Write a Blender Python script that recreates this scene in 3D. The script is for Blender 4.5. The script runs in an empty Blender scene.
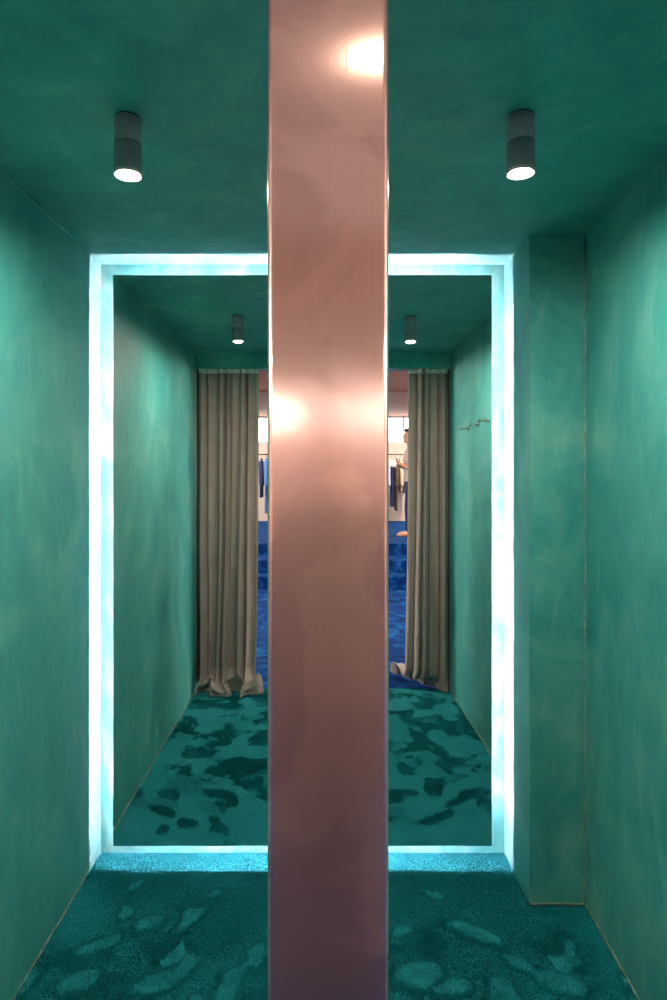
import bpy, bmesh, math, random
import numpy as np
from mathutils import Vector, Matrix

random.seed(7)
rng = np.random.default_rng(11)
S = bpy.context.scene
COL = S.collection
PI = math.pi

# ------------------------------------------------------------------ helpers
def link(o, parent=None):
    COL.objects.link(o)
    if parent is not None:
        o.parent = parent
    return o

def obj(name, bm, mat, parent=None, smooth=False, loc=None):
    me = bpy.data.meshes.new(name)
    bm.normal_update()
    bm.to_mesh(me); bm.free()
    if smooth:
        me.polygons.foreach_set('use_smooth', [True] * len(me.polygons))
    o = bpy.data.objects.new(name, me)
    if mat is not None:
        me.materials.append(mat)
    if loc is not None:
        o.location = loc
    return link(o, parent)

def thing(name, label, cat, loc=(0, 0, 0), rotz=0.0, group=None):
    o = bpy.data.objects.new(name, None)
    o.empty_display_size = 0.05
    o.location = loc
    o.rotation_euler = (0, 0, rotz)
    tag(o, label, cat, group)
    return link(o)

def tag(o, label, cat, group=None, kind=None):
    o['label'] = label
    o['category'] = cat
    if group: o['group'] = group
    if kind: o['kind'] = kind
    return o

def struct(name, bm, mat, label=None, cat=None, smooth=False, parent=None):
    o = obj(name, bm, mat, parent, smooth)
    if parent is None:
        o['kind'] = 'structure'
        if label: o['label'] = label
        if cat: o['category'] = cat
    return o

def box(bm, x0, x1, y0, y1, z0, z1, bevel=0.0, seg=2):
    r = bmesh.ops.create_cube(bm, size=1.0)
    vs = r['verts']
    bmesh.ops.scale(bm, vec=(x1 - x0, y1 - y0, z1 - z0), verts=vs)
    bmesh.ops.translate(bm, vec=((x0 + x1) / 2, (y0 + y1) / 2, (z0 + z1) / 2), verts=vs)
    if bevel > 0:
        es = list({e for v in vs for e in v.link_edges})
        bmesh.ops.bevel(bm, geom=es, offset=bevel, segments=seg, affect='EDGES', profile=0.5)
    return bm

def B(*a, **k):
    return box(bmesh.new(), *a, **k)

def lathe(bm, prof, n=48, center=(0, 0, 0)):
    """prof: list of (r,z) from one end to the other, closed with caps where r==0."""
    rings = []
    for r, z in prof:
        if r <= 1e-6:
            rings.append([bm.verts.new((center[0], center[1], center[2] + z))])
        else:
            rings.append([bm.verts.new((center[0] + r * math.cos(2 * PI * k / n),
                                        center[1] + r * math.sin(2 * PI * k / n),
                                        center[2] + z)) for k in range(n)])
    for a, b in zip(rings[:-1], rings[1:]):
        for k in range(n):
            k2 = (k + 1) % n
            if len(a) == 1 and len(b) == 1: continue
            if len(a) == 1: bm.faces.new((a[0], b[k2], b[k]))
            elif len(b) == 1: bm.faces.new((a[k], a[k2], b[0]))
            else: bm.faces.new((a[k], a[k2], b[k2], b[k]))
    bmesh.ops.recalc_face_normals(bm, faces=bm.faces[:])
    return bm

def basis(d):
    d = d.normalized()
    t = Vector((0, 0, 1)) if abs(d.z) < 0.9 else Vector((1, 0, 0))
    a = d.cross(t).normalized()
    return d, a, d.cross(a).normalized()

def capsule(bm, p0, p1, r0, r1, n=14, m=5, flat=(1, 1)):
    """closed tapered limb with round ends"""
    p0, p1 = Vector(p0), Vector(p1)
    d, a, b = basis(p1 - p0)
    rings = []
    for k in range(m):
        t = k / m * PI / 2
        rings.append((p0 - d * r0 * math.cos(t), r0 * math.sin(t)))
    for k in range(4):
        t = k / 3
        rings.append((p0.lerp(p1, t), r0 + (r1 - r0) * t))
    for k in range(m - 1, -1, -1):
        t = k / m * PI / 2
        rings.append((p1 + d * r1 * math.cos(t), r1 * math.sin(t)))
    vr = []
    for c, r in rings:
        if r < 1e-6: vr.append([bm.verts.new(c)])
        else: vr.append([bm.verts.new(c + (a * math.cos(2 * PI * k / n) * flat[0] + b * math.sin(2 * PI * k / n) * flat[1]) * r) for k in range(n)])
    for A, Bv in zip(vr[:-1], vr[1:]):
        for k in range(n):
            k2 = (k + 1) % n
            if len(A) == 1: bm.faces.new((A[0], Bv[k], Bv[k2]))
            elif len(Bv) == 1: bm.faces.new((A[k], Bv[0], A[k2]))
            else: bm.faces.new((A[k], Bv[k], Bv[k2], A[k2]))
    return bm

def ellipsoid(bm, c, r, rot=None, n=20):
    res = bmesh.ops.create_uvsphere(bm, u_segments=n, v_segments=n // 2 + 2, radius=1.0)
    M = Matrix.Translation(Vector(c)) @ (rot.to_4x4() if rot else Matrix.Identity(4)) @ Matrix.Diagonal((*r, 1))
    bmesh.ops.transform(bm, matrix=M, verts=res['verts'])

def tube(bm, pts, r, n=10):
    pts = [Vector(p) for p in pts]
    rings = []
    for i, p in enumerate(pts):
        d = (pts[min(i + 1, len(pts) - 1)] - pts[max(i - 1, 0)])
        d, a, b = basis(d)
        rings.append([bm.verts.new(p + (a * math.cos(2 * PI * k / n) + b * math.sin(2 * PI * k / n)) * r) for k in range(n)])
    for A, Bv in zip(rings[:-1], rings[1:]):
        for k in range(n):
            k2 = (k + 1) % n
            bm.faces.new((A[k], Bv[k], Bv[k2], A[k2]))
    bm.faces.new(rings[0]); bm.faces.new(rings[-1][::-1])
    bmesh.ops.recalc_face_normals(bm, faces=bm.faces[:])
    return bm

def remesh(o, size):
    m = o.modifiers.new('fuse', 'REMESH'); m.mode = 'VOXEL'; m.voxel_size = size; m.use_smooth_shade = True
    s = o.modifiers.new('smooth', 'SMOOTH'); s.factor = 0.5; s.iterations = 3

# ------------------------------------------------------------------ materials
class N:
    def __init__(s, name):
        s.m = bpy.data.materials.new(name); s.m.use_nodes = True
        s.t = s.m.node_tree; s.t.nodes.clear()
        s.out = s.t.nodes.new('ShaderNodeOutputMaterial')
    def n(s, typ, **kw):
        nd = s.t.nodes.new(typ)
        for k, v in kw.items():
            if k.startswith('i_'):
                nd.inputs[k[2:].replace('_', ' ')].default_value = v
            else: setattr(nd, k, v)
        return nd
    def l(s, a, b): s.t.links.new(a, b)
    def noise(s, vec, scale, detail=4, rough=0.55, dist=0.0):
        nd = s.n('ShaderNodeTexNoise'); nd.inputs['Scale'].default_value = scale
        nd.inputs['Detail'].default_value = detail; nd.inputs['Roughness'].default_value = rough
        nd.inputs['Distortion'].default_value = dist
        if vec is not None: s.l(vec, nd.inputs['Vector'])
        return nd.outputs['Fac']
    def coord(s, scale=(1, 1, 1), rot=(0, 0, 0)):
        tc = s.n('ShaderNodeTexCoord'); mp = s.n('ShaderNodeMapping')
        mp.inputs['Scale'].default_value = scale; mp.inputs['Rotation'].default_value = rot
        s.l(tc.outputs['Object'], mp.inputs['Vector']); return mp.outputs['Vector']
    def ramp(s, fac, stops):
        r = s.n('ShaderNodeValToRGB'); e = r.color_ramp.elements
        while len(e) < len(stops): e.new(0.5)
        for el, (p, c) in zip(e, stops):
            el.position = p; el.color = (*c, 1) if len(c) == 3 else c
        s.l(fac, r.inputs['Fac']); return r.outputs['Color']
    def mix(s, fac, a, b, blend='MIX'):
        m = s.n('ShaderNodeMix', data_type='RGBA', blend_type=blend)
        for sock, v in ((m.inputs['Factor'], fac), (m.inputs['A'], a), (m.inputs['B'], b)):
            if hasattr(v, 'is_linked'): s.l(v, sock)
            else:
                sock.default_value = v if not isinstance(v, tuple) else ((*v, 1) if len(v) == 3 else v)
        return m.outputs['Result']
    def rng(s, v, a, b, c, d):
        m = s.n('ShaderNodeMapRange'); s.l(v, m.inputs['Value'])
        for k, x in zip(('From Min', 'From Max', 'To Min', 'To Max'), (a, b, c, d)): m.inputs[k].default_value = x
        return m.outputs['Result']
    def bump(s, h, strength, dist, normal=None):
        b = s.n('ShaderNodeBump'); b.inputs['Strength'].default_value = strength; b.inputs['Distance'].default_value = dist
        s.l(h, b.inputs['Height'])
        if normal is not None: s.l(normal, b.inputs['Normal'])
        return b.outputs['Normal']
    def bsdf(s, color=None, rough=0.5, normal=None, **kw):
        p = s.n('ShaderNodeBsdfPrincipled')
        for k, v in (('Base Color', color), ('Roughness', rough), *kw.items()):
            k = k.replace('_', ' ')
            if v is None: continue
            if hasattr(v, 'is_linked'): s.l(v, p.inputs[k])
            else: p.inputs[k].default_value = (*v, 1) if isinstance(v, tuple) and len(v) == 3 else v
        if normal is not None: s.l(normal, p.inputs['Normal'])
        s.l(p.outputs['BSDF'], s.out.inputs['Surface']); return p

def plaster(name, dark, mid, light, rough=(0.42, 0.62), bumps=0.35):
    """hand trowelled pigmented plaster: clouds, broad strokes and fine pores"""
    a = N(name)
    v = a.coord(); w = a.coord(scale=(1.2, 1.2, 0.45), rot=(0.2, 0.15, 0.3))
    big = a.noise(v, 2.6, 6, 0.6, 1.0)
    stroke = a.noise(w, 7.0, 6, 0.62, 1.2)
    c = a.ramp(big, [(0.34, dark), (0.52, mid), (0.70, light)])
    c2 = a.ramp(stroke, [(0.36, dark), (0.54, mid), (0.72, light)])
    col = a.mix(0.45, c, c2)
    fine = a.noise(v, 60, 6, 0.7)
    col = a.mix(a.rng(fine, 0.55, 0.8, 0.0, 0.10), col, light)
    r = a.rng(stroke, 0.3, 0.7, rough[0], rough[1])
    trowel = a.noise(a.coord(scale=(3, 3, 0.8), rot=(0.5, 0.6, 0.2)), 5, 8, 0.65, 1.5)
    nrm = a.bump(fine, bumps * 0.35, 0.002, a.bump(trowel, bumps, 0.008))
    a.bsdf(col, r, nrm, Specular_IOR_Level=0.4)
    return a.m

M = {}
M['teal'] = plaster('teal_plaster', (0.022, 0.262, 0.248), (0.066, 0.372, 0.330), (0.200, 0.505, 0.425))
M['pink'] = plaster('pink_plaster', (0.44, 0.27, 0.22), (0.54, 0.35, 0.29), (0.62, 0.42, 0.35), (0.6, 0.8), 0.2)
M['jamb'] = plaster('brown_jamb_paint', (0.10, 0.045, 0.034), (0.13, 0.055, 0.04), (0.16, 0.07, 0.05))
M['pale'] = plaster('pale_pink_plaster', (0.72, 0.59, 0.52), (0.78, 0.66, 0.58), (0.83, 0.71, 0.63), (0.6, 0.8), 0.2)
M['rose'] = plaster('rose_ceiling_plaster', (0.36, 0.13, 0.065), (0.45, 0.17, 0.09), (0.52, 0.21, 0.115), (0.6, 0.8), 0.2)

# brushed copper with cloudy patina
a = N('brushed_copper')
v = a.coord()
cloud = a.noise(v, 5.5, 5, 0.5, 1.0)
lines = a.noise(a.coord(scale=(420, 420, 3)), 1.0, 3, 0.6)
mask = a.rng(cloud, 0.46, 0.53, 0.0, 1.0)
col = a.mix(mask, (0.85, 0.57, 0.47), (0.70, 0.455, 0.385))
col = a.mix(a.rng(lines, 0.35, 0.65, 0.0, 0.12), col, (0.60, 0.36, 0.29))
rgh = a.rng(mask, 0, 1, 0.135, 0.18)
tan = a.n('ShaderNodeTangent', direction_type='RADIAL', axis='Z')
p = a.bsdf(col, rgh, a.bump(lines, 0.06, 0.0006), Metallic=1.0, Anisotropic=0.7)
a.l(tan.outputs['Tangent'], p.inputs['Tangent'])
q = a.n('ShaderNodeBsdfPrincipled'); a.l(col, q.inputs['Base Color'])      # satin, slightly oxidised lobe
q.inputs['Metallic'].default_value = 1.0; q.inputs['Roughness'].default_value = 0.42
mx = a.n('ShaderNodeMixShader'); mx.inputs[0].default_value = 0.27
a.l(p.outputs['BSDF'], mx.inputs[1]); a.l(q.outputs['BSDF'], mx.inputs[2]); a.l(mx.outputs[0], a.out.inputs['Surface'])
M['copper'] = a.m

a = N('mirror_silver'); a.bsdf((0.90, 0.93, 0.915), 0.0, Metallic=1.0); M['mirror'] = a.m
a = N('mirror_backing'); a.bsdf((0.05, 0.055, 0.055), 0.6); M['backing'] = a.m

def emit(name, color, strength):
    a = N(name); e = a.n('ShaderNodeEmission'); e.inputs['Color'].default_value = (*color, 1)
    e.inputs['Strength'].default_value = strength
    a.l(e.outputs['Emission'], a.out.inputs['Surface']); return a.m
LED = 680.0
M['led'] = emit('cool_led_strip', (1.0, 0.44, 0.54), LED)
WARM = (1.0, 0.85, 0.72)
M['lens'] = emit('warm_lamp_lens', WARM, 1500.0)
M['lens_dim'] = emit('dimmed_lamp_lens', WARM, 100.0)
M['lens_added'] = emit('added_shop_lamp_lens', WARM, 8000.0)  # for the unseen lamps added to light the shop
M['day'] = emit('bright_window_daylight', (1.0, 0.985, 0.96), 4.5)

def plain(name, c, rough=0.5, scale=30, amt=0.15, bump=0.05, **kw):
    a = N(name); v = a.coord(); f = a.noise(v, scale, 4)
    d = tuple(x * (1 - amt) for x in c); h = tuple(min(1, x * (1 + amt)) for x in c)
    col = a.ramp(f, [(0.3, d), (0.7, h)])
    a.bsdf(col, rough, a.bump(f, bump, 0.002), **kw); return a.m

M['can'] = plain('graphite_lamp_metal', (0.34, 0.31, 0.33), 0.42, 60, 0.1, 0.02, Metallic=0.25)
M['rim'] = plain('lamp_rim_metal', (0.80, 0.66, 0.58), 0.45, 60, 0.1, 0.02, Metallic=0.0)
M['steel'] = plain('brushed_steel', (0.55, 0.52, 0.47), 0.28, 80, 0.1, 0.02, Metallic=1.0)
M['track'] = plain('white_track_metal', (0.60, 0.62, 0.58), 0.4, 60, 0.05, 0.01)
M['winframe'] = plain('white_window_frame', (0.75, 0.74, 0.72), 0.5, 20, 0.05, 0.02)
M['black'] = plain('black_metal', (0.02, 0.02, 0.022), 0.4, 50, 0.1, 0.02)

def cloth(name, c, weave=900, rough=0.9, sheen=0.25, amt=0.12):
    a = N(name); v = a.coord()
    f = a.noise(v, weave, 2); g = a.noise(v, 9, 4)
    d = tuple(x * (1 - amt) for x in c); h = tuple(min(1, x * (1 + amt)) for x in c)
    col = a.mix(a.rng(f, 0.3, 0.7, 0, 0.35), a.ramp(g, [(0.3, d), (0.7, h)]), d)
    a.bsdf(col, rough, a.bump(f, 0.15, 0.0008), Sheen_Weight=sheen, Sheen_Roughness=0.4); return a.m

M['drape'] = cloth('taupe_drape_cloth', (0.350, 0.285, 0.247))
M['tape'] = cloth('pale_heading_tape', (0.80, 0.80, 0.74))

def carpet(name, dark, mid, light, sheen):
    a = N(name); v = a.coord()
    f = a.noise(v, 5.5, 6, 0.62, 1.4); g = a.noise(v, 320, 3, 0.7)
    c = a.ramp(f, [(0.34, dark), (0.52, mid), (0.70, light)])
    c = a.mix(a.rng(g, 0.3, 0.7, 0, 0.5), c, dark)
    a.bsdf(c, 0.95, a.bump(g, 0.8, 0.006, a.bump(f, 0.5, 0.03)), Sheen_Weight=sheen, Sheen_Roughness=0.5,
           Sheen_Tint=(*light, 1.0), Specular_IOR_Level=0.1)
    return a.m
M['blue'] = carpet('royal_blue_carpet', (0.001, 0.018, 0.10), (0.003, 0.055, 0.24), (0.018, 0.20, 0.50), 0.0)
a = N('teal_carpet_backing'); a.bsdf((0.006, 0.06, 0.065), 1.0, Specular_IOR_Level=0.0); M['backcloth'] = a.m
a = N('teal_carpet_yarn')
f = a.noise(a.coord(), 3.0, 4)
ci = a.n('ShaderNodeHairInfo')
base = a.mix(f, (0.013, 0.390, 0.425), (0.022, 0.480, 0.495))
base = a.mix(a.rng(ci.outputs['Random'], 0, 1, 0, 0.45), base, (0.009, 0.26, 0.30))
base = a.mix(a.rng(ci.outputs['Intercept'], 0.76, 1.0, 0.0, 0.95), base, (0.001, 0.020, 0.045))  # shade painted into the tip colour, darkens pile that leans at the viewer
pb = a.bsdf(base, 0.55, Specular_IOR_Level=0.22)
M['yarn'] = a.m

# ------------------------------------------------------------------ dimensions
XL, XR = -0.943, 0.959          # side walls
ZC = 2.478                      # fitting room ceiling
YB = 2.695                      # wall behind the mirror
YM = 2.585                      # mirror face
YC = 0.49                       # curtain line
PX, PY = 0.755, 2.36            # pilaster side and face
SHY, SHZ, SUP = -9.05, 2.86, 0.534   # shop far wall, ceiling, upper floor

# ------------------------------------------------------------------ setting: fitting room
struct('wall_left', B(XL - 0.12, XL, 0.40, YB + 0.12, -0.02, ZC + 0.1), M['teal'], 'green plastered left wall of the fitting room', 'wall')
def prism(pts, z0, z1):
    bm = bmesh.new()
    lo = [bm.verts.new((x, y, z0)) for x, y in pts]; hi = [bm.verts.new((x, y, z1)) for x, y in pts]
    n = len(pts)
    for k in range(n): bm.faces.new((lo[k], lo[(k + 1) % n], hi[(k + 1) % n], hi[k]))
    bm.faces.new(lo[::-1]); bm.faces.new(hi)
    bmesh.ops.recalc_face_normals(bm, faces=bm.faces[:])
    return bm
def xr(y): return 0.899 + 0.026 * y      # the right wall runs very slightly askew
struct('wall_right', prism([(xr(0.40), 0.40), (xr(0.40) + 0.2, 0.40), (xr(0.40) + 0.2, YB + 0.12), (xr(YB + 0.12), YB + 0.12)], -0.02, ZC + 0.1), M['teal'], 'green plastered right wall of the fitting room', 'wall')
struct('wall_back', B(XL - 0.02, XR + 0.02, YB, YB + 0.12, -0.02, ZC + 0.05), M['teal'], 'green plastered wall behind the lit mirror', 'wall')
struct('wall_pilaster', B(PX, XR + 0.02, PY, YB + 0.02, -0.02, ZC + 0.05, 0.003, 2), M['teal'], 'green plastered pilaster to the right of the mirror', 'wall')
struct('ceiling', B(XL - 0.12, XR + 0.12, 0.40, YB + 0.12, ZC, ZC + 0.12), M['teal'], 'green plastered ceiling with two spotlights', 'ceiling')
struct('floor', B(XL - 0.02, XR + 0.02, 0.44, YB + 0.02, -0.05, 0.0), M['backcloth'], 'floor under the teal carpet of the fitting room', 'floor')
struct('wall_lintel', B(XL - 0.01, XR + 0.01, 0.40, 0.54, 2.36, ZC + 0.02, 0.003), M['teal'], 'green plastered lintel over the curtained doorway', 'lintel')
struct('trim_1', B(XL, XL + 0.024, 0.40, 0.468, 0.0, 2.36), M['jamb'], 'brown strip at the left jamb of the doorway', 'trim')
struct('trim_2', B(xr(0.42) - 0.018, xr(0.42) + 0.004, 0.40, 0.468, 0.0, 2.36), M['jamb'], 'brown strip at the right jamb of the doorway', 'trim')

# rough beads of filler along the joints
M['filler'] = plain('ochre_grey_filler', (0.20, 0.25, 0.19), 0.8, 40, 0.5, 0.3)
def bead(k, p0, p1, r, mat, label, seed):
    rr = random.Random(seed); p0, p1 = Vector(p0), Vector(p1); n = 60
    pts = [p0.lerp(p1, i / n) + Vector([rr.uniform(-1, 1) * r * 0.45 for _ in range(3)]) for i in range(n + 1)]
    struct('trim_%d' % k, tube(bmesh.new(), pts, r, 6), mat, label, 'joint filler', True)
bead(4, (XL, 0.55, ZC - 0.002), (XL, YM - 0.02, ZC - 0.002), 0.005, M['teal'], 'plaster bead where the left wall meets the ceiling', 1)
bead(5, (xr(0.55), 0.55, ZC - 0.001), (xr(PY), PY, ZC - 0.001), 0.003, M['teal'], 'plaster bead where the right wall meets the ceiling', 2)
bead(6, (xr(PY), PY, 0.012), (xr(PY), PY, ZC), 0.0035, M['filler'], 'dirty filler line where the pilaster meets the right wall', 3)
bead(7, (XL, 0.55, 0.010), (XL, YM - 0.06, 0.010), 0.004, M['filler'], 'dirty filler line along the foot of the left wall', 4)
bead(8, (xr(0.55), 0.55, 0.010), (xr(PY), PY, 0.010), 0.004, M['filler'], 'dirty filler line along the foot of the right wall', 5)
bead(9, (PX, PY, 0.011), (xr(PY), PY, 0.011), 0.004, M['filler'], 'dirty filler line along the foot of the pilaster', 6)

# ------------------------------------------------------------------ setting: shop beyond the doorway
struct('wall_front_left', B(-4.1, XL - 0.10, 0.36, 0.46, -0.02, SHZ), M['pink'], 'pink wall of the shop left of the fitting room', 'wall')
struct('wall_front_right', B(XR + 0.10, 4.1, 0.36, 0.46, -0.02, SHZ), M['pink'], 'pink wall of the shop right of the fitting room', 'wall')
struct('wall_front_top', B(XL - 0.11, XR + 0.11, 0.36, 0.40, 2.36, SHZ), M['pink'], 'pink wall of the shop over the fitting room door', 'wall')
struct('wall_shop_left', B(-4.1, -4.0, SHY - 0.1, 0.46, -0.02, SHZ + 0.1), M['pink'], 'pink left wall of the shop', 'wall')
struct('wall_shop_right', B(4.0, 4.1, SHY - 0.1, 0.46, -0.02, SHZ + 0.1), M['pink'], 'pink right wall of the shop', 'wall')
struct('wall_shop_back', B(-4.1, 4.1, SHY - 0.1, SHY, -0.02, 2.25), M['pale'], 'pink far wall of the shop under its windows', 'wall')
struct('ceiling_shop', B(-4.1, 4.1, -2.0, 0.40, SHZ, SHZ + 0.1), M['pale'], 'pale ceiling of the shop near the fitting room', 'ceiling')
struct('ceiling_shop_upper', B(-4.1, 4.1, SHY - 0.2, -2.0, SHZ, SHZ + 0.1), M['rose'], 'rose coloured ceiling of the shop', 'ceiling')
struct('trim_3', B(-4.0, 4.0, -4.76, -4.60, SHZ - 0.03, SHZ + 0.01), M['jamb'], 'shallow rose beam across the ceiling of the shop', 'beam')
struct('floor_shop', B(-4.0, 4.0, -3.62, 0.44, -0.05, 0.008), M['blue'], 'royal blue carpeted lower floor of the shop', 'floor')
bm = bmesh.new()
box(bm, -4.0, 4.0, -3.96, -3.60, -0.05, 0.178, 0.012, 3)
box(bm, -4.0, 4.0, -4.56, -3.94, -0.05, 0.356, 0.012, 3)
box(bm, -4.0, 4.0, SHY, -4.54, -0.05, SUP, 0.012, 3)
struct('stairs', bm, M['blue'], 'three royal blue carpeted steps up to the upper floor of the shop', 'stairs')
# two windows high in the far wall, panes of daylight behind a white frame
for k, (x0, x1) in enumerate(((-3.9, -0.45), (0.45, 3.9)), 1):
    bm = bmesh.new()
    box(bm, x0, x1, SHY - 0.06, SHY + 0.01, 2.25, 2.30)
    box(bm, x0, x1, SHY - 0.06, SHY + 0.01, 2.82, 2.86)
    nb = 8
    for i in range(nb + 1):
        x = x0 + (x1 - x0) * i / nb
        box(bm, x - 0.02, x + 0.02, SHY - 0.05, SHY, 2.29, 2.83)
    w = struct('window_%d' % k, bm, M['winframe'],
               ('white framed window high in the far shop wall, ' + ('left' if k == 1 else 'right') + ' one'), 'window')
    struct('window_pane', B(x0, x1, SHY - 0.05, SHY - 0.04, 2.29, 2.83), M['day'], parent=w)
# unseen windows added high in both side walls to brighten the pale ceiling
M['side_fill'] = emit('added_side_fill_light', (1.0, 0.95, 0.90), 38.0)
for k, sx in ((3, 1), (4, -1)):
    bm = bmesh.new(); xa, xb = sorted((sx * 3.96, sx * 4.02))
    for ya, yb_, za, zb in ((-2.9, -0.3, 2.20, 2.26), (-2.9, -0.3, 2.76, 2.82), (-2.9, -2.84, 2.2, 2.82), (-1.63, -1.57, 2.2, 2.82), (-0.36, -0.30, 2.2, 2.82)):
        box(bm, xa, xb, ya, yb_, za, zb)
    w = struct('window_%d' % k, bm, M['winframe'], 'white framed high side window added to brighten the shop, ' + ('right' if sx > 0 else 'left') + ' side', 'window')
    xa, xb = sorted((sx * 3.98, sx * 4.01))
    struct('window_pane', B(xa, xb, -2.85, -0.35, 2.25, 2.77), M['side_fill'], parent=w)
struct('wall_shop_pier', B(-0.45, 0.45, SHY - 0.08, SHY, 2.25, SHZ), M['pink'], 'pink pier between the two high windows of the shop', 'wall')

# ------------------------------------------------------------------ deep pile carpet
def vnoise(x, y, scale, seed):
    g = np.random.default_rng(seed).random((64, 64))
    u, v = x * scale + 17.3, y * scale + 9.1
    i, j = np.floor(u).astype(int), np.floor(v).astype(int)
    fu, fv = u - i, v - j
    fu, fv = fu * fu * (3 - 2 * fu), fv * fv * (3 - 2 * fv)
    q = lambda a, b: g[a % 64, b % 64]
    return (q(i, j) * (1 - fu) + q(i + 1, j) * fu) * (1 - fv) + (q(i, j + 1) * (1 - fu) + q(i + 1, j + 1) * fu) * fv
def fbm(x, y, scale, seed):
    return sum(vnoise(x, y, scale * 2 ** k, seed + k) * 0.5 ** k for k in range(4)) / 1.875

def make_pile():
    pitch = 0.0031
    nx, ny = int((XR - XL) / pitch), int((YB - 0.45) / pitch)
    gx, gy = np.meshgrid(np.arange(nx), np.arange(ny))
    x = XL + (gx.ravel() + 0.5 + rng.uniform(-0.5, 0.5, nx * ny)) * pitch
    y = 0.45 + (gy.ravel() + 0.5 + rng.uniform(-0.5, 0.5, nx * ny)) * pitch
    keep = ~((x > PX - 0.002) & (y > PY - 0.002)) & ~((abs(x - 0.003) < 0.064) & (abs(y - 0.72) < 0.064)) \
        & (x > XL + 0.003) & (x < xr(y) - 0.003) & (y < YB - 0.003)
    x, y = x[keep], y[keep]
    n = len(x)
    # nap: brushed toward the door by default, turned over where feet have trodden
    wx = x + 0.10 * (fbm(x, y, 4, 50) - 0.5); wy = y + 0.10 * (fbm(x, y, 4, 60) - 0.5)
    f = fbm(wx, wy, 8.5, 3)
    tread = np.clip((f - 0.47) / 0.13, 0, 1) * (0.55 + 0.45 * vnoise(wx, wy, 22, 8)) + 0.35 * (fbm(x, y, 14, 44) - 0.5)
    tread = np.clip(tread, 0, 1)
    # the front strip by the mirror is mostly untrodden
    tread *= np.clip((2.26 + 0.1 * (fbm(x, y, 6, 90) - 0.5) - y) / 0.12, 0, 1)
    tread *= np.where(y > 1.80, 0.25 + 0.75 * (fbm(x, y, 3, 33) > 0.52), 1.0)
    feet = [(191, 920, 0.10, 0.038, 62), (150, 925, 0.06, 0.045, 40), (135, 889, 0.05, 0.022, 55), (102, 945, 0.09, 0.035, 35),
            (158, 985, 0.12, 0.05, 30), (228, 985, 0.09, 0.045, 80), (215, 895, 0.03, 0.02, 20),
            (476, 935, 0.12, 0.040, -32), (418, 978, 0.10, 0.07, 10), (560, 985, 0.10, 0.05, -40), (255, 960, 0.08, 0.035, 70), (80, 985, 0.08, 0.04, 50), (185, 968, 0.07, 0.03, 60), (405, 935, 0.06, 0.03, 20), (520, 965, 0.07, 0.03, -35), (430, 895, 0.05, 0.02, -20), (125, 915, 0.05, 0.03, 45), (455, 990, 0.08, 0.04, 20)]
    for px, py, ra, rb, deg in feet:
        d = 1024.0 / (py - 473); cx = (px - 325) * d / 640
        c, s = math.cos(math.radians(deg)), math.sin(math.radians(deg))
        ex = x - cx + 0.06 * (fbm(x, y, 14, 70) - 0.5); ey = y - d + 0.06 * (fbm(x, y, 14, 80) - 0.5)
        q = ((ex * c + ey * s) / ra) ** 2 + ((-ex * s + ey * c) / rb) ** 2
        tread = np.maximum(tread, np.clip((1.25 - q) / 0.9, 0, 1) * (0.55 + 0.45 * fbm(x, y, 30, 5)))
    ang = (fbm(x, y, 3.5, 21) - 0.5) * 2.2
    lean = -1.05 + 2.3 * tread + rng.normal(0, 0.28, n)            # radians from upright, - = toward the door
    hx, hy = np.sin(ang) * 0.9, np.cos(ang)
    L = 0.0135 * (0.85 + 0.3 * rng.random(n))
    tx = L * (np.sin(lean) * hx + rng.normal(0, 0.10, n)); ty = L * (np.sin(lean) * hy + rng.normal(0, 0.10, n))
    tz = L * np.cos(lean)
    pts = np.empty((n, 3, 3), dtype=np.float32)
    pts[:, 0] = np.stack([x, y, np.zeros(n)], 1)
    pts[:, 1] = np.stack([x + tx * 0.32, y + ty * 0.32, tz * 0.60], 1)
    pts[:, 2] = np.stack([x + tx, y + ty, tz], 1)
    # keep the tips inside the room
    pts[:, :, 0] = np.clip(pts[:, :, 0], XL + 0.0015, xr(y)[:, None] - 0.0015)
    pts[:, :, 1] = np.clip(pts[:, :, 1], 0.44, YB - 0.0015)
    rad = np.tile(np.array([0.0012, 0.0013, 0.0007], dtype=np.float32), n)
    hc = bpy.data.hair_curves.new('carpet_pile')
    hc.add_curves([3] * n)
    hc.position_data.foreach_set('vector', pts.ravel())
    at = hc.attributes.get('radius') or hc.attributes.new('radius', 'FLOAT', 'POINT')
    at.data.foreach_set('value', rad)
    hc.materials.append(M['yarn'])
    o = link(bpy.data.objects.new('carpet_pile', hc))
    tag(o, 'deep teal carpet pile with trodden footmarks on the fitting room floor', 'carpet', kind='stuff')
make_pile()

# ------------------------------------------------------------------ mirror with hidden light strip
XM0, XM1, ZM0, ZM1 = -0.856, 0.6745, 0.093, 2.400
mir = thing('mirror', 'tall frameless mirror glowing all round its edge, on the green end wall', 'mirror', ((XM0 + XM1) / 2, YM, ZM0))
def local(bm):
    bmesh.ops.translate(bm, vec=(-(XM0 + XM1) / 2, -YM, -ZM0), verts=bm.verts[:]); return bm
obj('mirror_glass', local(B(XM0, XM1, YM, YM + 0.006, ZM0, ZM1, 0.001, 1)), M['mirror'], mir)
obj('backing_panel', local(B(XM0 + 0.001, XM1 - 0.001, YM + 0.006, YM + 0.020, ZM0 + 0.001, ZM1 - 0.001)), M['backing'], mir)
obj('mounting_box', local(B(XM0 + 0.052, XM1 - 0.052, YM + 0.020, YB, ZM0 + 0.052, ZM1 - 0.052)), M['backing'], mir)
bm = bmesh.new()
i, y0, y1 = 0.050, YM + 0.043, YM + 0.047
box(bm, XM0 + i, XM0 + i + 0.002, y0, y1, ZM0 + i, ZM1 - i)
box(bm, XM1 - i - 0.002, XM1 - i, y0, y1, ZM0 + i, ZM1 - i)
box(bm, XM0 + i, XM1 - i, y0, y1, ZM1 - i - 0.002, ZM1 - i)
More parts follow.
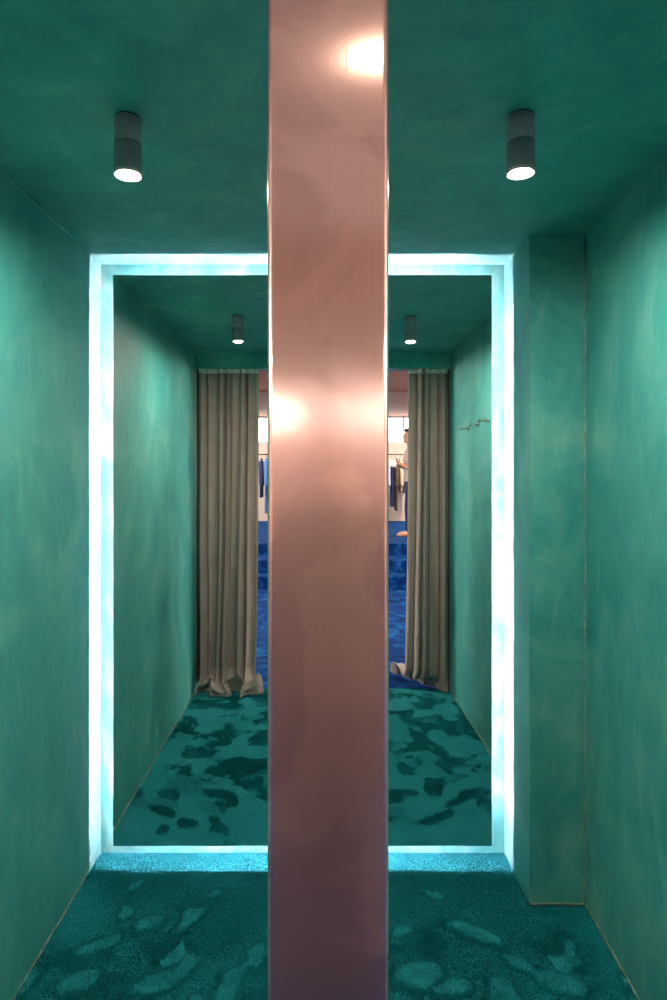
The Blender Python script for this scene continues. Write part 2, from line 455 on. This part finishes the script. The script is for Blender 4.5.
box(bm, XM0 + i, XM1 - i, y0, y1, ZM0 + i, ZM0 + i + 0.002)
s = obj('light_strip', local(bm), M['led'], mir); s['label'] = 'cool white light strip behind the mirror edge'

# ------------------------------------------------------------------ copper column
bm = bmesh.new()
cx, w, y0, dpt, r = 0.0032, 0.1258, 0.66, 0.12, 0.006
ring = []
for (sx, sy, a0) in ((1, 1, 0), (-1, 1, 90), (-1, -1, 180), (1, -1, 270)):
    for k in range(9):
        t = math.radians(a0 + k * 90 / 8)
        ring.append((cx + sx * (w / 2 - r) + r * math.cos(t), y0 + dpt / 2 + sy * (dpt / 2 - r) + r * math.sin(t)))
lo = [bm.verts.new((x - cx, y - y0 - dpt / 2, 0)) for x, y in ring]
hi = [bm.verts.new((x - cx, y - y0 - dpt / 2, ZC)) for x, y in ring]
for k in range(len(ring)):
    k2 = (k + 1) % len(ring)
    bm.faces.new((lo[k], lo[k2], hi[k2], hi[k])).smooth = (k % 9 != 8)
bm.faces.new([bm.verts.new(v.co) for v in lo][::-1]); bm.faces.new([bm.verts.new(v.co) for v in hi])
colm = obj('copper_column', bm, M['copper'], loc=(cx, y0 + dpt / 2, 0))
tag(colm, 'square brushed copper column standing from carpet to ceiling in front of the mirror', 'column')

# ------------------------------------------------------------------ can spotlights
def spotlight(x, y, z, label, lens, group, first=[None]):
    if first[0] is None:
        t = thing('ceiling_spotlight', label, 'spotlight', (x, y, z), 0, group)
        R_, H1, H2 = 0.0340, 0.066, 0.141
        obj('mounting_plate', lathe(bmesh.new(), [(0, 0), (0.0305, 0), (0.0305, -0.005), (0, -0.005)]), M['black'], t, True)
        obj('upper_body', lathe(bmesh.new(), [(0, -0.004), (R_ - 0.002, -0.004), (R_ - 0.0005, -0.006), (R_ - 0.0005, -H1 + 0.001), (R_ - 0.002, -H1), (0, -H1)]), M['can'], t, False)
        obj('lower_body', lathe(bmesh.new(), [(0, -H1), (R_ - 0.002, -H1 - 0.0008), (R_, -H1 - 0.002), (R_, -H2 + 0.004), (R_ - 0.001, -H2), (R_ - 0.004, -H2),
                                              (R_ - 0.006, -H2 + 0.006), (0, -H2 + 0.006)]), M['can'], t, False)
        rg = obj('trim_ring', lathe(bmesh.new(), [(R_ - 0.0112, -H2 + 0.005), (R_ + 0.0006, -H2 + 0.005), (R_ + 0.0006, -H2 - 0.002), (R_ - 0.0005, -H2 - 0.003),
                                                  (R_ - 0.0060, -H2 - 0.0015), (R_ - 0.0112, -H2 + 0.005)]), M['rim'], t, True)
        obj('lens', lathe(bmesh.new(), [(0, -H2 + 0.0055), (R_ - 0.0115, -H2 + 0.0055), (R_ - 0.0115, -H2 + 0.0010), (R_ * 0.55, -H2 - 0.0030), (R_ * 0.25, -H2 - 0.0045), (0, -H2 - 0.0050)]), M['lens'], t, True)
        for c in t.children:
            if c.name.startswith(('upper', 'lower')):
                for p_ in c.data.polygons: p_.use_smooth = abs(p_.normal.z) < 0.5
        first[0] = t
    else:
        src = first[0]
        t = src.copy(); link(t); t.location = (x, y, z)
        tag(t, label, 'spotlight', group)
        for ch in src.children:
            if ch.type == 'MESH':
                c = ch.copy(); COL.objects.link(c); c.parent = t
    for c in t.children:
        if c.name.startswith('lens') and lens != 'lens':
            c.data = c.data.copy(); c.data.materials[0] = M[lens]
    return t
G1 = 'can spotlights on the fitting room ceiling'
spotlight(-0.487, 1.582, ZC, 'dark can spotlight on the green ceiling, left of the copper column', 'lens', G1)
spotlight(0.481, 1.573, ZC, 'dark can spotlight on the green ceiling, right of the copper column', 'lens', G1)
G2 = 'can spotlights on the shop ceiling'
spotlight(0.15, -0.40, SHZ, 'can spotlight on the pale shop ceiling nearest the fitting room door', 'lens_dim', G2)
spotlight(-2.4, -4.45, SHZ, 'added can spotlight on the rose shop ceiling above the blue steps, left side', 'lens_added', G2)  # lamps from here on are unseen, added to light steps and far wall
spotlight(2.4, -4.45, SHZ, 'added can spotlight on the rose shop ceiling above the blue steps, right side', 'lens_added', G2)
spotlight(-1.9, -7.7, SHZ, 'added can spotlight on the rose shop ceiling above the blue garments', 'lens_added', G2)
spotlight(1.9, -7.7, SHZ, 'added can spotlight on the rose shop ceiling above the beige garments', 'lens_added', G2)

# ------------------------------------------------------------------ curtains
def curtain(name, label, top, bot, folds, amp, seed, hem_fn, ztop=2.352, bulge=0.0):
    rr = random.Random(seed)
    ph = [rr.uniform(0, 2 * PI) for _ in range(8)]
    root = thing(name, label, 'curtain', ((top[0] + top[1]) / 2, YC, 0), 0, 'floor length curtains in the doorway')
    ox = (top[0] + top[1]) / 2
    def wob(u): return u + 0.030 * math.sin(2 * PI * 1.3 * u + ph[0]) + 0.018 * math.sin(2 * PI * 2.9 * u + ph[1]) \
        + 0.010 * math.sin(2 * PI * 5.1 * u + ph[2])
    drop = ztop - 0.02
    extra = 0.20
    def P(u, s, off=0.0):
        v = min(s / drop, 1.0)
        e = v * v
        x = (top[0] * (1 - e) + bot[0] * e) * (1 - u) + (top[1] * (1 - e) + bot[1] * e) * u
        ph_f = wob(u) + 0.035 * v * math.sin(2 * PI * 1.1 * u + ph[3]) + 0.012 * v * math.sin(7 * v + ph[4] + 9 * u)
        a_ = 2 * PI * folds * ph_f
        sn = math.sin(a_); sn = 2.1 * abs(math.sin(a_ / 2)) ** 0.75 - 1.2 + 0.16 * math.sin(1.3 * a_ + ph[7])
        big = math.sin(2 * PI * folds * 0.37 * ph_f + ph[5])
        A = amp * (0.62 + 0.38 * v) * (1 + 0.35 * math.sin(2 * PI * 0.8 * u + ph[6]))
        y = A * sn * (0.75 + 0.45 * big) + 0.022 * v * big
        x += 0.012 * math.cos(a_) * (0.5 + 0.5 * v)
        z = ztop - s
        if s > drop - 0.16:
            t = (s - (drop - 0.16)) / (0.16 + extra)
            hx, hy, hz = hem_fn(u, a_, ph)
            # bow the cloth as it meets the floor, then lay it down
            k = t * t * (3 - 2 * t)
            bow = math.sin(PI * min(1, t * 1.1)) * bulge
            x2 = x * (1 - k) + hx * k; y2 = y * (1 - k) + hy * k + bow * (0.6 + 0.4 * math.sin(a_ * 0.5 + ph[7]))
            zl = 0.16 + 0.02
            zt = zl * (1 - min(1, t / 0.62)) ** 1.35
            lump = hz * math.sin(PI * min(1, max(0, (t - 0.25) / 0.75)) ) 
            z = max(0.016, zt + 0.016 * min(1, t * 2)) + max(0, lump)
            x, y = x2, y2
        return Vector((x - ox, y + off, z))
    NU, rows = int(folds * 24), []
    ss = [drop * i / 70 for i in range(65)]
    s_ = ss[-1]
    while s_ < drop + extra:
        s_ += 0.010; ss.append(s_)
    bm = bmesh.new()
    g = [[bm.verts.new(P(i / NU, s)) for i in range(NU + 1)] for s in ss]
    for r0, r1 in zip(g[:-1], g[1:]):
        for i in range(NU):
            bm.faces.new((r0[i], r0[i + 1], r1[i + 1], r1[i]))
    d = obj('drape', bm, M['drape'], root, True)
    so = d.modifiers.new('thickness', 'SOLIDIFY'); so.thickness = 0.003; so.offset = 0
    bm = bmesh.new()
    g = [[bm.verts.new(P(i / NU, s, 0.012)) for i in range(NU + 1)] for s in (-0.004, 0.012, 0.027)]
    for r0, r1 in zip(g[:-1], g[1:]):
        for i in range(NU):
            bm.faces.new((r0[i], r0[i + 1], r1[i + 1], r1[i]))
    tp = obj('heading_tape', bm, M['tape'], root, True); tp['label'] = 'pale gathered heading tape'
    so = tp.modifiers.new('thickness', 'SOLIDIFY'); so.thickness = 0.003; so.offset = 0
    return root

def hem_left(u, a_, ph):
    x = -0.915 + 0.43 * u + 0.042 * math.sin(a_ * 0.5 + ph[1])
    y = 0.105 + 0.05 * math.sin(4.6 * PI * u + ph[2]) + 0.02 * math.sin(a_)
    z = 0.080 + 0.045 * math.sin(5.2 * PI * u + ph[3]) + 0.012 * math.sin(a_)
    return x, y, z
curtain('curtain', 'taupe curtain gathered against the wall, its hem puddled in round folds on teal carpet',
        (-0.917, -0.475), (-0.925, -0.510), 7.5, 0.054, 3, hem_left, bulge=0.05)
def hem_right(u, a_, ph):
    x = 0.520 + 0.370 * u
    y = -0.43 + 0.50 * u + 0.02 * math.sin(a_ * 0.7)
    z = 0.050 + 0.070 * (1 - u) ** 2 + 0.018 * math.sin(a_ * 0.5 + ph[3])
    return x, y, z
curtain('curtain', 'taupe curtain whose hem trails outward onto the blue carpet in a pointed corner',
        (0.605, 0.893), (0.575, 0.893), 5.2, 0.056, 9, hem_right)
tr = obj('curtain_track', B(XL + 0.022, xr(0.5) - 0.008, YC - 0.012, YC + 0.012, 2.354, 2.360), M['track'])
tag(tr, 'white curtain track fixed under the green lintel', 'curtain track')

# ------------------------------------------------------------------ wall pegs
peg0 = None
for y, z, label in ((1.50, 1.90, 'metal coat peg on the right wall, nearest the mirror'),
                    (1.28, 1.893, 'metal coat peg on the right wall, middle one of three'),
                    (1.05, 1.887, 'metal coat peg on the right wall, nearest the curtain')):
    if peg0 is None:
        t = thing('wall_peg', label, 'peg', (xr(y), y, z), 0, 'metal pegs on the right wall')
        def lx(bm):  # lathe axis z -> -x
            bmesh.ops.rotate(bm, cent=(0, 0, 0), matrix=Matrix.Rotation(-PI / 2, 3, 'Y'), verts=bm.verts[:]); return bm
        obj('rosette', lx(lathe(bmesh.new(), [(0, -0.004), (0.014, -0.004), (0.014, 0.003), (0.011, 0.006), (0, 0.006)], 24)), M['steel'], t, True)
        obj('stem', lx(lathe(bmesh.new(), [(0, 0.004), (0.0055, 0.004), (0.0048, 0.046), (0, 0.046)], 20)), M['steel'], t, True)
        obj('knob', lx(lathe(bmesh.new(), [(0, 0.044), (0.008, 0.045), (0.0105, 0.050), (0.0105, 0.056), (0.008, 0.060), (0, 0.061)], 24)), M['steel'], t, True)
        peg0 = t
    else:
        t = peg0.copy(); link(t); t.location = (xr(y), y, z); tag(t, label, 'peg', 'metal pegs on the right wall')
        for ch in peg0.children:
            c = ch.copy(); COL.objects.link(c); c.parent = t

# ------------------------------------------------------------------ garments on wall rails in the shop
M['denim'] = cloth('mid_blue_denim', (0.09, 0.22, 0.50)); M['navy'] = cloth('navy_cloth', (0.015, 0.03, 0.12))
M['lilac'] = cloth('pale_lilac_cotton', (0.55, 0.52, 0.75)); M['brown'] = cloth('dark_brown_cloth', (0.10, 0.055, 0.03))
M['beige'] = cloth('beige_cotton', (0.62, 0.44, 0.32)); M['cream'] = cloth('cream_cotton', (0.78, 0.66, 0.55))
M['white'] = cloth('white_cotton', (0.85, 0.80, 0.74)); M['sky'] = cloth('pale_blue_cotton', (0.30, 0.45, 0.72))
YR, ZR = -8.62, 2.00
def rail(x0, x1, label):
    t = thing('clothes_rail', label, 'clothes rail', ((x0 + x1) / 2, SHY, ZR), 0, 'wall mounted clothes rails')
    h = (x1 - x0) / 2; d = YR - SHY
    obj('bar', tube(bmesh.new(), [(-h, d, 0), (h, d, 0)], 0.012), M['black'], t, True)
    for s in (-1, 1):
        obj('bracket', tube(bmesh.new(), [(s * (h - 0.02), -0.005, 0), (s * (h - 0.02), d, 0)], 0.010), M['black'], t, True)
rail(-2.2, -0.75, 'black wall rail holding the blue garments'); rail(0.80, 2.3, 'black wall rail holding the brown and beige garments')

def garment(name, x, length, mat, label, cat, width=0.42, thick=0.060, sleeve=0.55, legs=False, hang=0.10, seed=1):
    """a garment seen edge-on along the rail: shoulders slope from a collar, sides flare, sleeves hang down its edges"""
    rr = random.Random(seed); z0 = ZR - hang
    t = thing(name, label, cat, (x, YR, z0 - length), 0)
    bm = bmesh.new()
    tube(bm, [(0, 0.0, 0.00), (0, 0.017, 0.010), (0, 0.020, -0.002), (0, 0.010, -0.025), (0, 0, -hang + 0.03), (0, 0, -hang - 0.005)], 0.0028, 8)
    tube(bm, [(0, -width * 0.44, -hang - 0.075), (0, 0, -hang - 0.005), (0, width * 0.44, -hang - 0.075)], 0.007, 8)
    hg = obj('hanger', bm, M['black'], t, True, (0, 0, length + hang + 0.013)); hg['label'] = 'thin black hanger'
    bm = bmesh.new()
    rows = 22; n = 36
    rg = []
    for i in range(rows + 1):
        v = i / rows
        z = length * (1 - v)
        if legs: hw = width * 0.5
        else:
            sh = min(1.0, v / 0.10)
            hw = (0.055 + (width / 2 - 0.055) * sh ** 0.8) if v < 0.10 else width / 2 * (1.0 - 0.10 * math.sin(PI * min(1, (v - 0.1) / 0.55)) + 0.10 * v)
        th = thick * (0.35 + 0.65 * min(1, v / 0.12))
        ringv = []
        for k in range(n):
            a_ = 2 * PI * k / n
            fold = 1 + 0.22 * v * math.sin(5 * a_ + rr.random() * 0.2 + seed) + 0.1 * v * math.sin(9 * a_ + seed * 2)
            ringv.append(bm.verts.new((th / 2 * math.sin(a_) * fold, hw * math.copysign(abs(math.cos(a_)) ** 0.7, math.cos(a_)), z)))
        rg.append(ringv)
    for A, Bv in zip(rg[:-1], rg[1:]):
        for k in range(n):
            bm.faces.new((A[k], A[(k + 1) % n], Bv[(k + 1) % n], Bv[k]))
    bm.faces.new(rg[0][::-1]); bm.faces.new(rg[-1])
    bmesh.ops.recalc_face_normals(bm, faces=bm.faces[:])
    obj('body', bm, mat, t, True)
    if legs:
        obj('waistband', B(-thick * 0.36, thick * 0.36, -width * 0.5, width * 0.5, length - 0.04, length + 0.002, 0.006), mat, t, True)
    else:
        for s in (-1, 1):
            bm = bmesh.new()
            capsule(bm, (0, s * width * 0.46, length * 0.985 - 0.065), (0.01, s * width * 0.54, length - sleeve), 0.045, 0.036, flat=(0.75, 1.0))
            obj('sleeve', bm, mat, t, True)
        bm = bmesh.new(); lathe(bm, [(0.052, 0), (0.058, 0.0), (0.050, 0.035), (0.044, 0.035), (0.052, 0)], 24)
        bmesh.ops.scale(bm, vec=(0.6, 1, 1), verts=bm.verts[:])
        obj('collar', bm, mat, t, True, (0, 0, length - 0.02))
    return t
garment('hanging_dress', -1.262, 1.16, M['denim'], 'long mid blue dress hanging on the rail beside the taupe puddled curtain', 'dress', seed=2)
garment('hanging_shirt', -1.160, 0.78, M['sky'], 'pale blue shirt hanging beside the long blue dress', 'shirt', seed=3)
garment('hanging_jacket', -1.370, 0.82, M['navy'], 'navy jacket hanging beside the long blue dress', 'jacket', seed=4)
garment('hanging_trousers', 1.440, 1.02, M['navy'], 'navy trousers hanging between the lilac shirt and the brown coat', 'trousers', 0.30, 0.07, legs=True, seed=6)
garment('hanging_shirt', 1.345, 0.72, M['lilac'], 'pale lilac shirt hanging beside the navy trousers', 'shirt', seed=5)
garment('hanging_coat', 1.530, 1.10, M['brown'], 'long dark brown coat hanging beside a beige shirt', 'coat', seed=7)
garment('hanging_shirt', 1.625, 0.70, M['beige'], 'beige shirt hanging between the brown coat and the cream blouse', 'shirt', seed=8)
garment('hanging_blouse', 1.72, 0.74, M['cream'], 'cream blouse hanging last on the right rail', 'blouse', seed=9)

# ------------------------------------------------------------------ customer on the upper floor, facing left, holding a white garment
skin = N('skin'); skin.bsdf((0.55, 0.27, 0.17), 0.5, skin.bump(skin.noise(skin.coord(), 120, 3), 0.05, 0.001), Subsurface_Weight=0.08); M['skin'] = skin.m
M['hair'] = plain('dark_brown_hair', (0.07, 0.03, 0.018), 0.55, 140, 0.5, 0.5)
M['shoe'] = plain('tan_leather', (0.55, 0.30, 0.20), 0.45, 50, 0.15, 0.05)
per = thing('person', 'dark haired person in cream shirt and navy trousers holding a white garment', 'person', (1.445, -5.64, SUP + 0.004))
# local frame: facing -x, up z, left hand toward -y
bm = bmesh.new()
ellipsoid(bm, (-0.010, 0, 1.695), (0.098, 0.076, 0.118))             # skull
ellipsoid(bm, (-0.045, 0, 1.640), (0.060, 0.056, 0.078))             # jaw and face
capsule(bm, (-0.098, 0, 1.690), (-0.122, 0, 1.662), 0.008, 0.014)    # nose
ellipsoid(bm, (-0.098, 0, 1.626), (0.012, 0.026, 0.007)); ellipsoid(bm, (-0.097, 0, 1.612), (0.012, 0.022, 0.007))   # lips
ellipsoid(bm, (-0.092, 0, 1.585), (0.018, 0.022, 0.016))             # chin
for s in (-1, 1):
    ellipsoid(bm, (-0.093, s * 0.034, 1.714), (0.012, 0.022, 0.006)) # brow
    ellipsoid(bm, (-0.090, s * 0.032, 1.694), (0.009, 0.013, 0.009)) # eye
    ellipsoid(bm, (0.008, s * 0.077, 1.675), (0.022, 0.010, 0.032))  # ear
capsule(bm, (-0.015, 0, 1.60), (0.012, 0, 1.46), 0.056, 0.064)       # neck
ellipsoid(bm, (0.01, 0, 1.30), (0.115, 0.175, 0.20)); ellipsoid(bm, (0.01, 0, 1.08), (0.105, 0.150, 0.18)); ellipsoid(bm, (0.01, 0, 0.95), (0.115, 0.165, 0.13))
for s in (-1, 1):
    sh, el, wr = Vector((0.015, s * 0.185, 1.415)), Vector((0.005, s * 0.235, 1.125)), Vector((-0.225, s * 0.135, 1.215))
    capsule(bm, sh, el, 0.055, 0.042); capsule(bm, el, wr, 0.042, 0.028)
    capsule(bm, (0, s * 0.10, 1.42), sh, 0.06, 0.055)
    palm = wr + Vector((-0.075, -s * 0.012, 0.008))
    capsule(bm, wr, palm, 0.026, 0.034, flat=(1.0, 0.55))
    for k, (off, ln) in enumerate(((-0.030, 0.068), (-0.010, 0.078), (0.010, 0.073), (0.029, 0.058))):
        b0 = palm + Vector((-0.022, off, 0)); b1 = b0 + Vector((-ln * 0.55, 0, 0.004)); b2 = b1 + Vector((-ln * 0.30, 0, 0.026))
        capsule(bm, b0, b1, 0.009, 0.0085, n=8, m=3); capsule(bm, b1, b2, 0.0085, 0.007, n=8, m=3)
    t0 = wr + Vector((-0.04, -s * 0.024, 0.010))
    capsule(bm, t0, t0 + Vector((-0.032, -s * 0.020, 0.030)), 0.012, 0.010, n=8, m=3)
    capsule(bm, t0 + Vector((-0.032, -s * 0.020, 0.030)), t0 + Vector((-0.058, -s * 0.018, 0.046)), 0.010, 0.008, n=8, m=3)
    hip, kn, an = Vector((0.01, s * 0.085, 0.90)), Vector((-0.02 * (s + 1), s * 0.095, 0.50)), Vector((0.02 - 0.06 * (s + 1) / 2, s * 0.10, 0.09))
    capsule(bm, hip, kn, 0.085, 0.055); capsule(bm, kn, an, 0.055, 0.036)
    capsule(bm, an + Vector((0.02, 0, -0.045)), an + Vector((-0.17, s * 0.02, -0.060)), 0.036, 0.026, flat=(1.1, 0.9))
b = obj('body', bm, M['skin'], per, True); remesh(b, 0.007)
bm = bmesh.new()
ellipsoid(bm, (0.018, 0, 1.735), (0.098, 0.083, 0.092)); ellipsoid(bm, (0.050, 0, 1.685), (0.062, 0.076, 0.085)); ellipsoid(bm, (-0.048, 0, 1.782), (0.062, 0.066, 0.038))
h = obj('hair', bm, M['hair'], per, True); remesh(h, 0.008)
bm = bmesh.new()
ellipsoid(bm, (0.01, 0, 1.30), (0.135, 0.195, 0.205)); ellipsoid(bm, (0.01, 0, 1.10), (0.128, 0.172, 0.20)); capsule(bm, (0.01, -0.08, 0.97), (0.01, 0.08, 0.97), 0.125, 0.125)
capsule(bm, (0.004, 0, 1.49), (0.01, 0, 1.44), 0.072, 0.085)
for s in (-1, 1):
    sh, el = Vector((0.015, s * 0.185, 1.415)), Vector((0.005, s * 0.235, 1.125))
    capsule(bm, (0, s * 0.10, 1.42), sh, 0.078, 0.070); capsule(bm, sh, el.lerp(sh, 0.18), 0.070, 0.062)
o = obj('shirt', bm, M['cream'], per, True); remesh(o, 0.010)
bm = bmesh.new()
capsule(bm, (0.01, -0.075, 0.94), (0.01, 0.075, 0.94), 0.118, 0.118)
for s in (-1, 1):
    hip, kn, an = Vector((0.01, s * 0.085, 0.90)), Vector((-0.02 * (s + 1), s * 0.095, 0.50)), Vector((0.02 - 0.06 * (s + 1) / 2, s * 0.10, 0.12))
    capsule(bm, hip, kn, 0.102, 0.076); capsule(bm, kn, an, 0.076, 0.058)
o = obj('trousers', bm, M['navy'], per, True); remesh(o, 0.010)
for s in (-1, 1):
    an = Vector((0.02 - 0.06 * (s + 1) / 2, s * 0.10, 0.09))
    bm = bmesh.new()
    capsule(bm, an + Vector((0.025, 0, -0.043)), an + Vector((-0.10, s * 0.012, -0.052)), 0.045, 0.040, flat=(1, 1)); capsule(bm, an + Vector((-0.05, 0, -0.055)), an + Vector((-0.185, s * 0.02, -0.060)), 0.042, 0.030)
    o = obj('shoe', bm, M['shoe'], per, True); remesh(o, 0.008)
# the photographer, upright behind the viewpoint: only a dark blur on the column
M['umber'] = cloth('dark_umber_cloth', (0.20, 0.135, 0.115))
ph = thing('person', 'person in dark clothes standing behind the viewpoint, a dark blur on the copper column', 'person', (0.0, -0.52, 0.010))
bm = bmesh.new()
ellipsoid(bm, (0, -0.010, 1.70), (0.076, 0.098, 0.118)); ellipsoid(bm, (0, 0.030, 1.645), (0.056, 0.060, 0.078))
capsule(bm, (0, 0.088, 1.695), (0, 0.112, 1.667), 0.008, 0.014)
ellipsoid(bm, (0, 0.082, 1.628), (0.026, 0.012, 0.010)); ellipsoid(bm, (0, 0.078, 1.590), (0.022, 0.018, 0.016))
for sd in (-1, 1):
    ellipsoid(bm, (sd * 0.077, -0.02, 1.68), (0.010, 0.022, 0.032)); ellipsoid(bm, (sd * 0.033, 0.078, 1.717), (0.022, 0.012, 0.006)); ellipsoid(bm, (sd * 0.031, 0.075, 1.697), (0.013, 0.009, 0.009))
capsule(bm, (0, 0.0, 1.60), (0, -0.02, 1.46), 0.056, 0.064)
ellipsoid(bm, (0, 0, 1.30), (0.175, 0.115, 0.20)); ellipsoid(bm, (0, 0, 1.08), (0.15, 0.105, 0.18)); ellipsoid(bm, (0, 0, 0.95), (0.165, 0.115, 0.13))
J = {}
for sd in (-1, 1):
    sh, el, wr = Vector((sd * 0.185, -0.01, 1.415)), Vector((sd * 0.235, -0.02, 1.12)), Vector((sd * 0.235, 0.05, 0.87))
    an, kn, hip = Vector((sd * 0.105, -0.02, 0.085)), Vector((sd * 0.097, 0.01, 0.50)), Vector((sd * 0.085, 0, 0.90))
    J[sd] = sh, el, wr, an, kn, hip
    capsule(bm, sh, el, 0.055, 0.042); capsule(bm, el, wr, 0.042, 0.028); capsule(bm, (sd * 0.10, 0, 1.42), sh, 0.06, 0.055)
    pm = wr + Vector((0, 0.012, -0.075)); capsule(bm, wr, pm, 0.026, 0.034, flat=(0.6, 1.0))
    for off, ln in ((0.030, 0.068), (0.010, 0.078), (-0.010, 0.073), (-0.029, 0.058)):
        b0 = pm + Vector((0, off, -0.022)); b1 = b0 + Vector((-sd * 0.006, 0.004, -ln * 0.55)); b2 = b1 + Vector((-sd * 0.018, 0.004, -ln * 0.32))
        capsule(bm, b0, b1, 0.009, 0.0085, n=8, m=3); capsule(bm, b1, b2, 0.0085, 0.007, n=8, m=3)
    t0 = wr + Vector((-sd * 0.006, 0.026, -0.035)); t1 = t0 + Vector((-sd * 0.010, 0.026, -0.030))
    capsule(bm, t0, t1, 0.012, 0.010, n=8, m=3); capsule(bm, t1, t1 + Vector((-sd * 0.008, 0.006, -0.030)), 0.010, 0.008, n=8, m=3)
    capsule(bm, hip, kn, 0.085, 0.055); capsule(bm, kn, an, 0.055, 0.036); capsule(bm, an + Vector((0, -0.02, -0.043)), an + Vector((sd * 0.02, 0.17, -0.055)), 0.036, 0.026)
b = obj('body', bm, M['skin'], ph, True); remesh(b, 0.007)
bm = bmesh.new()
ellipsoid(bm, (0, -0.018, 1.742), (0.084, 0.100, 0.092)); ellipsoid(bm, (0, -0.050, 1.69), (0.077, 0.064, 0.086)); ellipsoid(bm, (0, 0.050, 1.785), (0.066, 0.060, 0.036))
o = obj('hair', bm, M['hair'], ph, True); remesh(o, 0.008)
bm = bmesh.new()
ellipsoid(bm, (0, 0, 1.30), (0.198, 0.137, 0.205)); ellipsoid(bm, (0, 0, 1.10), (0.175, 0.130, 0.20)); capsule(bm, (-0.08, 0, 0.97), (0.08, 0, 0.97), 0.127, 0.127)
capsule(bm, (0, -0.01, 1.49), (0, -0.01, 1.44), 0.072, 0.085)
for sd in (-1, 1):
    sh, el, wr = J[sd][:3]
    capsule(bm, (sd * 0.10, 0, 1.42), sh, 0.078, 0.070); capsule(bm, sh, el, 0.070, 0.056); capsule(bm, el, wr.lerp(el, 0.08), 0.056, 0.042)
o = obj('sweater', bm, M['umber'], ph, True); remesh(o, 0.010)
bm = bmesh.new(); capsule(bm, (-0.075, 0, 0.94), (0.075, 0, 0.94), 0.119, 0.119)
for sd in (-1, 1):
    an, kn, hip = J[sd][3:]
    capsule(bm, hip, kn, 0.108, 0.096); capsule(bm, kn, an + Vector((0, 0, 0.05)), 0.096, 0.098)
o = obj('trousers', bm, M['umber'], ph, True); remesh(o, 0.010)
for sd in (-1, 1):
    an = J[sd][3]
    bm = bmesh.new(); capsule(bm, an + Vector((0, -0.025, -0.040)), an + Vector((sd * 0.012, 0.10, -0.046)), 0.045, 0.039); capsule(bm, an + Vector((0, 0.05, -0.049)), an + Vector((sd * 0.02, 0.185, -0.055)), 0.041, 0.030)
    o = obj('shoe', bm, M['black'], ph, True); remesh(o, 0.008)
# the white garment lies over both hands
bm = bmesh.new()
NU, NV = 40, 22
g = []
for j in range(NV + 1):
    row = []
    for i_ in range(NU + 1):
        u, v = i_ / NU, j / NV
        yy = (v - 0.5) * 0.44
        xx = -0.26 - 0.33 * u
        edge = max(0, abs(v - 0.5) - 0.36) / 0.14
        zz = 0.045 + 0.010 * math.sin(9 * u + 4 * v) - 0.10 * edge ** 1.6 - 0.06 * max(0, u - 0.7) ** 1.3
        row.append(bm.verts.new((xx, yy * (1 - 0.25 * edge), zz)))
    g.append(row)
for A, Bv in zip(g[:-1], g[1:]):
    for i_ in range(NU):
        bm.faces.new((A[i_], Bv[i_], Bv[i_ + 1], A[i_ + 1]))
o = obj('folded_garment', bm, M['white'], None, True, (1.445, -5.64, SUP + 1.225))
so = o.modifiers.new('thickness', 'SOLIDIFY'); so.thickness = 0.035; so.offset = 1
tag(o, 'white folded garment lying over the hands of the person in a cream shirt', 'garment')

# ------------------------------------------------------------------ world, camera, colour
wd = bpy.data.worlds.new('world'); S.world = wd; wd.use_nodes = True
bg = wd.node_tree.nodes.get('Background') or wd.node_tree.nodes.new('ShaderNodeBackground')
bg.inputs['Color'].default_value = (0.6, 0.7, 0.8, 1); bg.inputs['Strength'].default_value = 0.1
cd = bpy.data.cameras.new('camera'); cam = link(bpy.data.objects.new('camera', cd))
cam.location = (0, 0, 1.6); cam.rotation_euler = (PI / 2, 0, 0)
cd.sensor_width = 36; cd.sensor_fit = 'AUTO'; cd.lens = 640 * 36 / 1000
cd.shift_x = (333.5 - 325) / 1000; cd.shift_y = -(500 - 473) / 1000; cd.clip_start = 0.02
S.camera = cam
S.view_settings.view_transform = 'Standard'; S.view_settings.look = 'None'; S.view_settings.gamma = 1.0
S.view_settings.use_curve_mapping = False
S.view_settings.exposure = 0.6
S.cycles.max_bounces = 14; S.cycles.diffuse_bounces = 6; S.cycles.glossy_bounces = 8
S.cycles.sample_clamp_indirect = 6.0
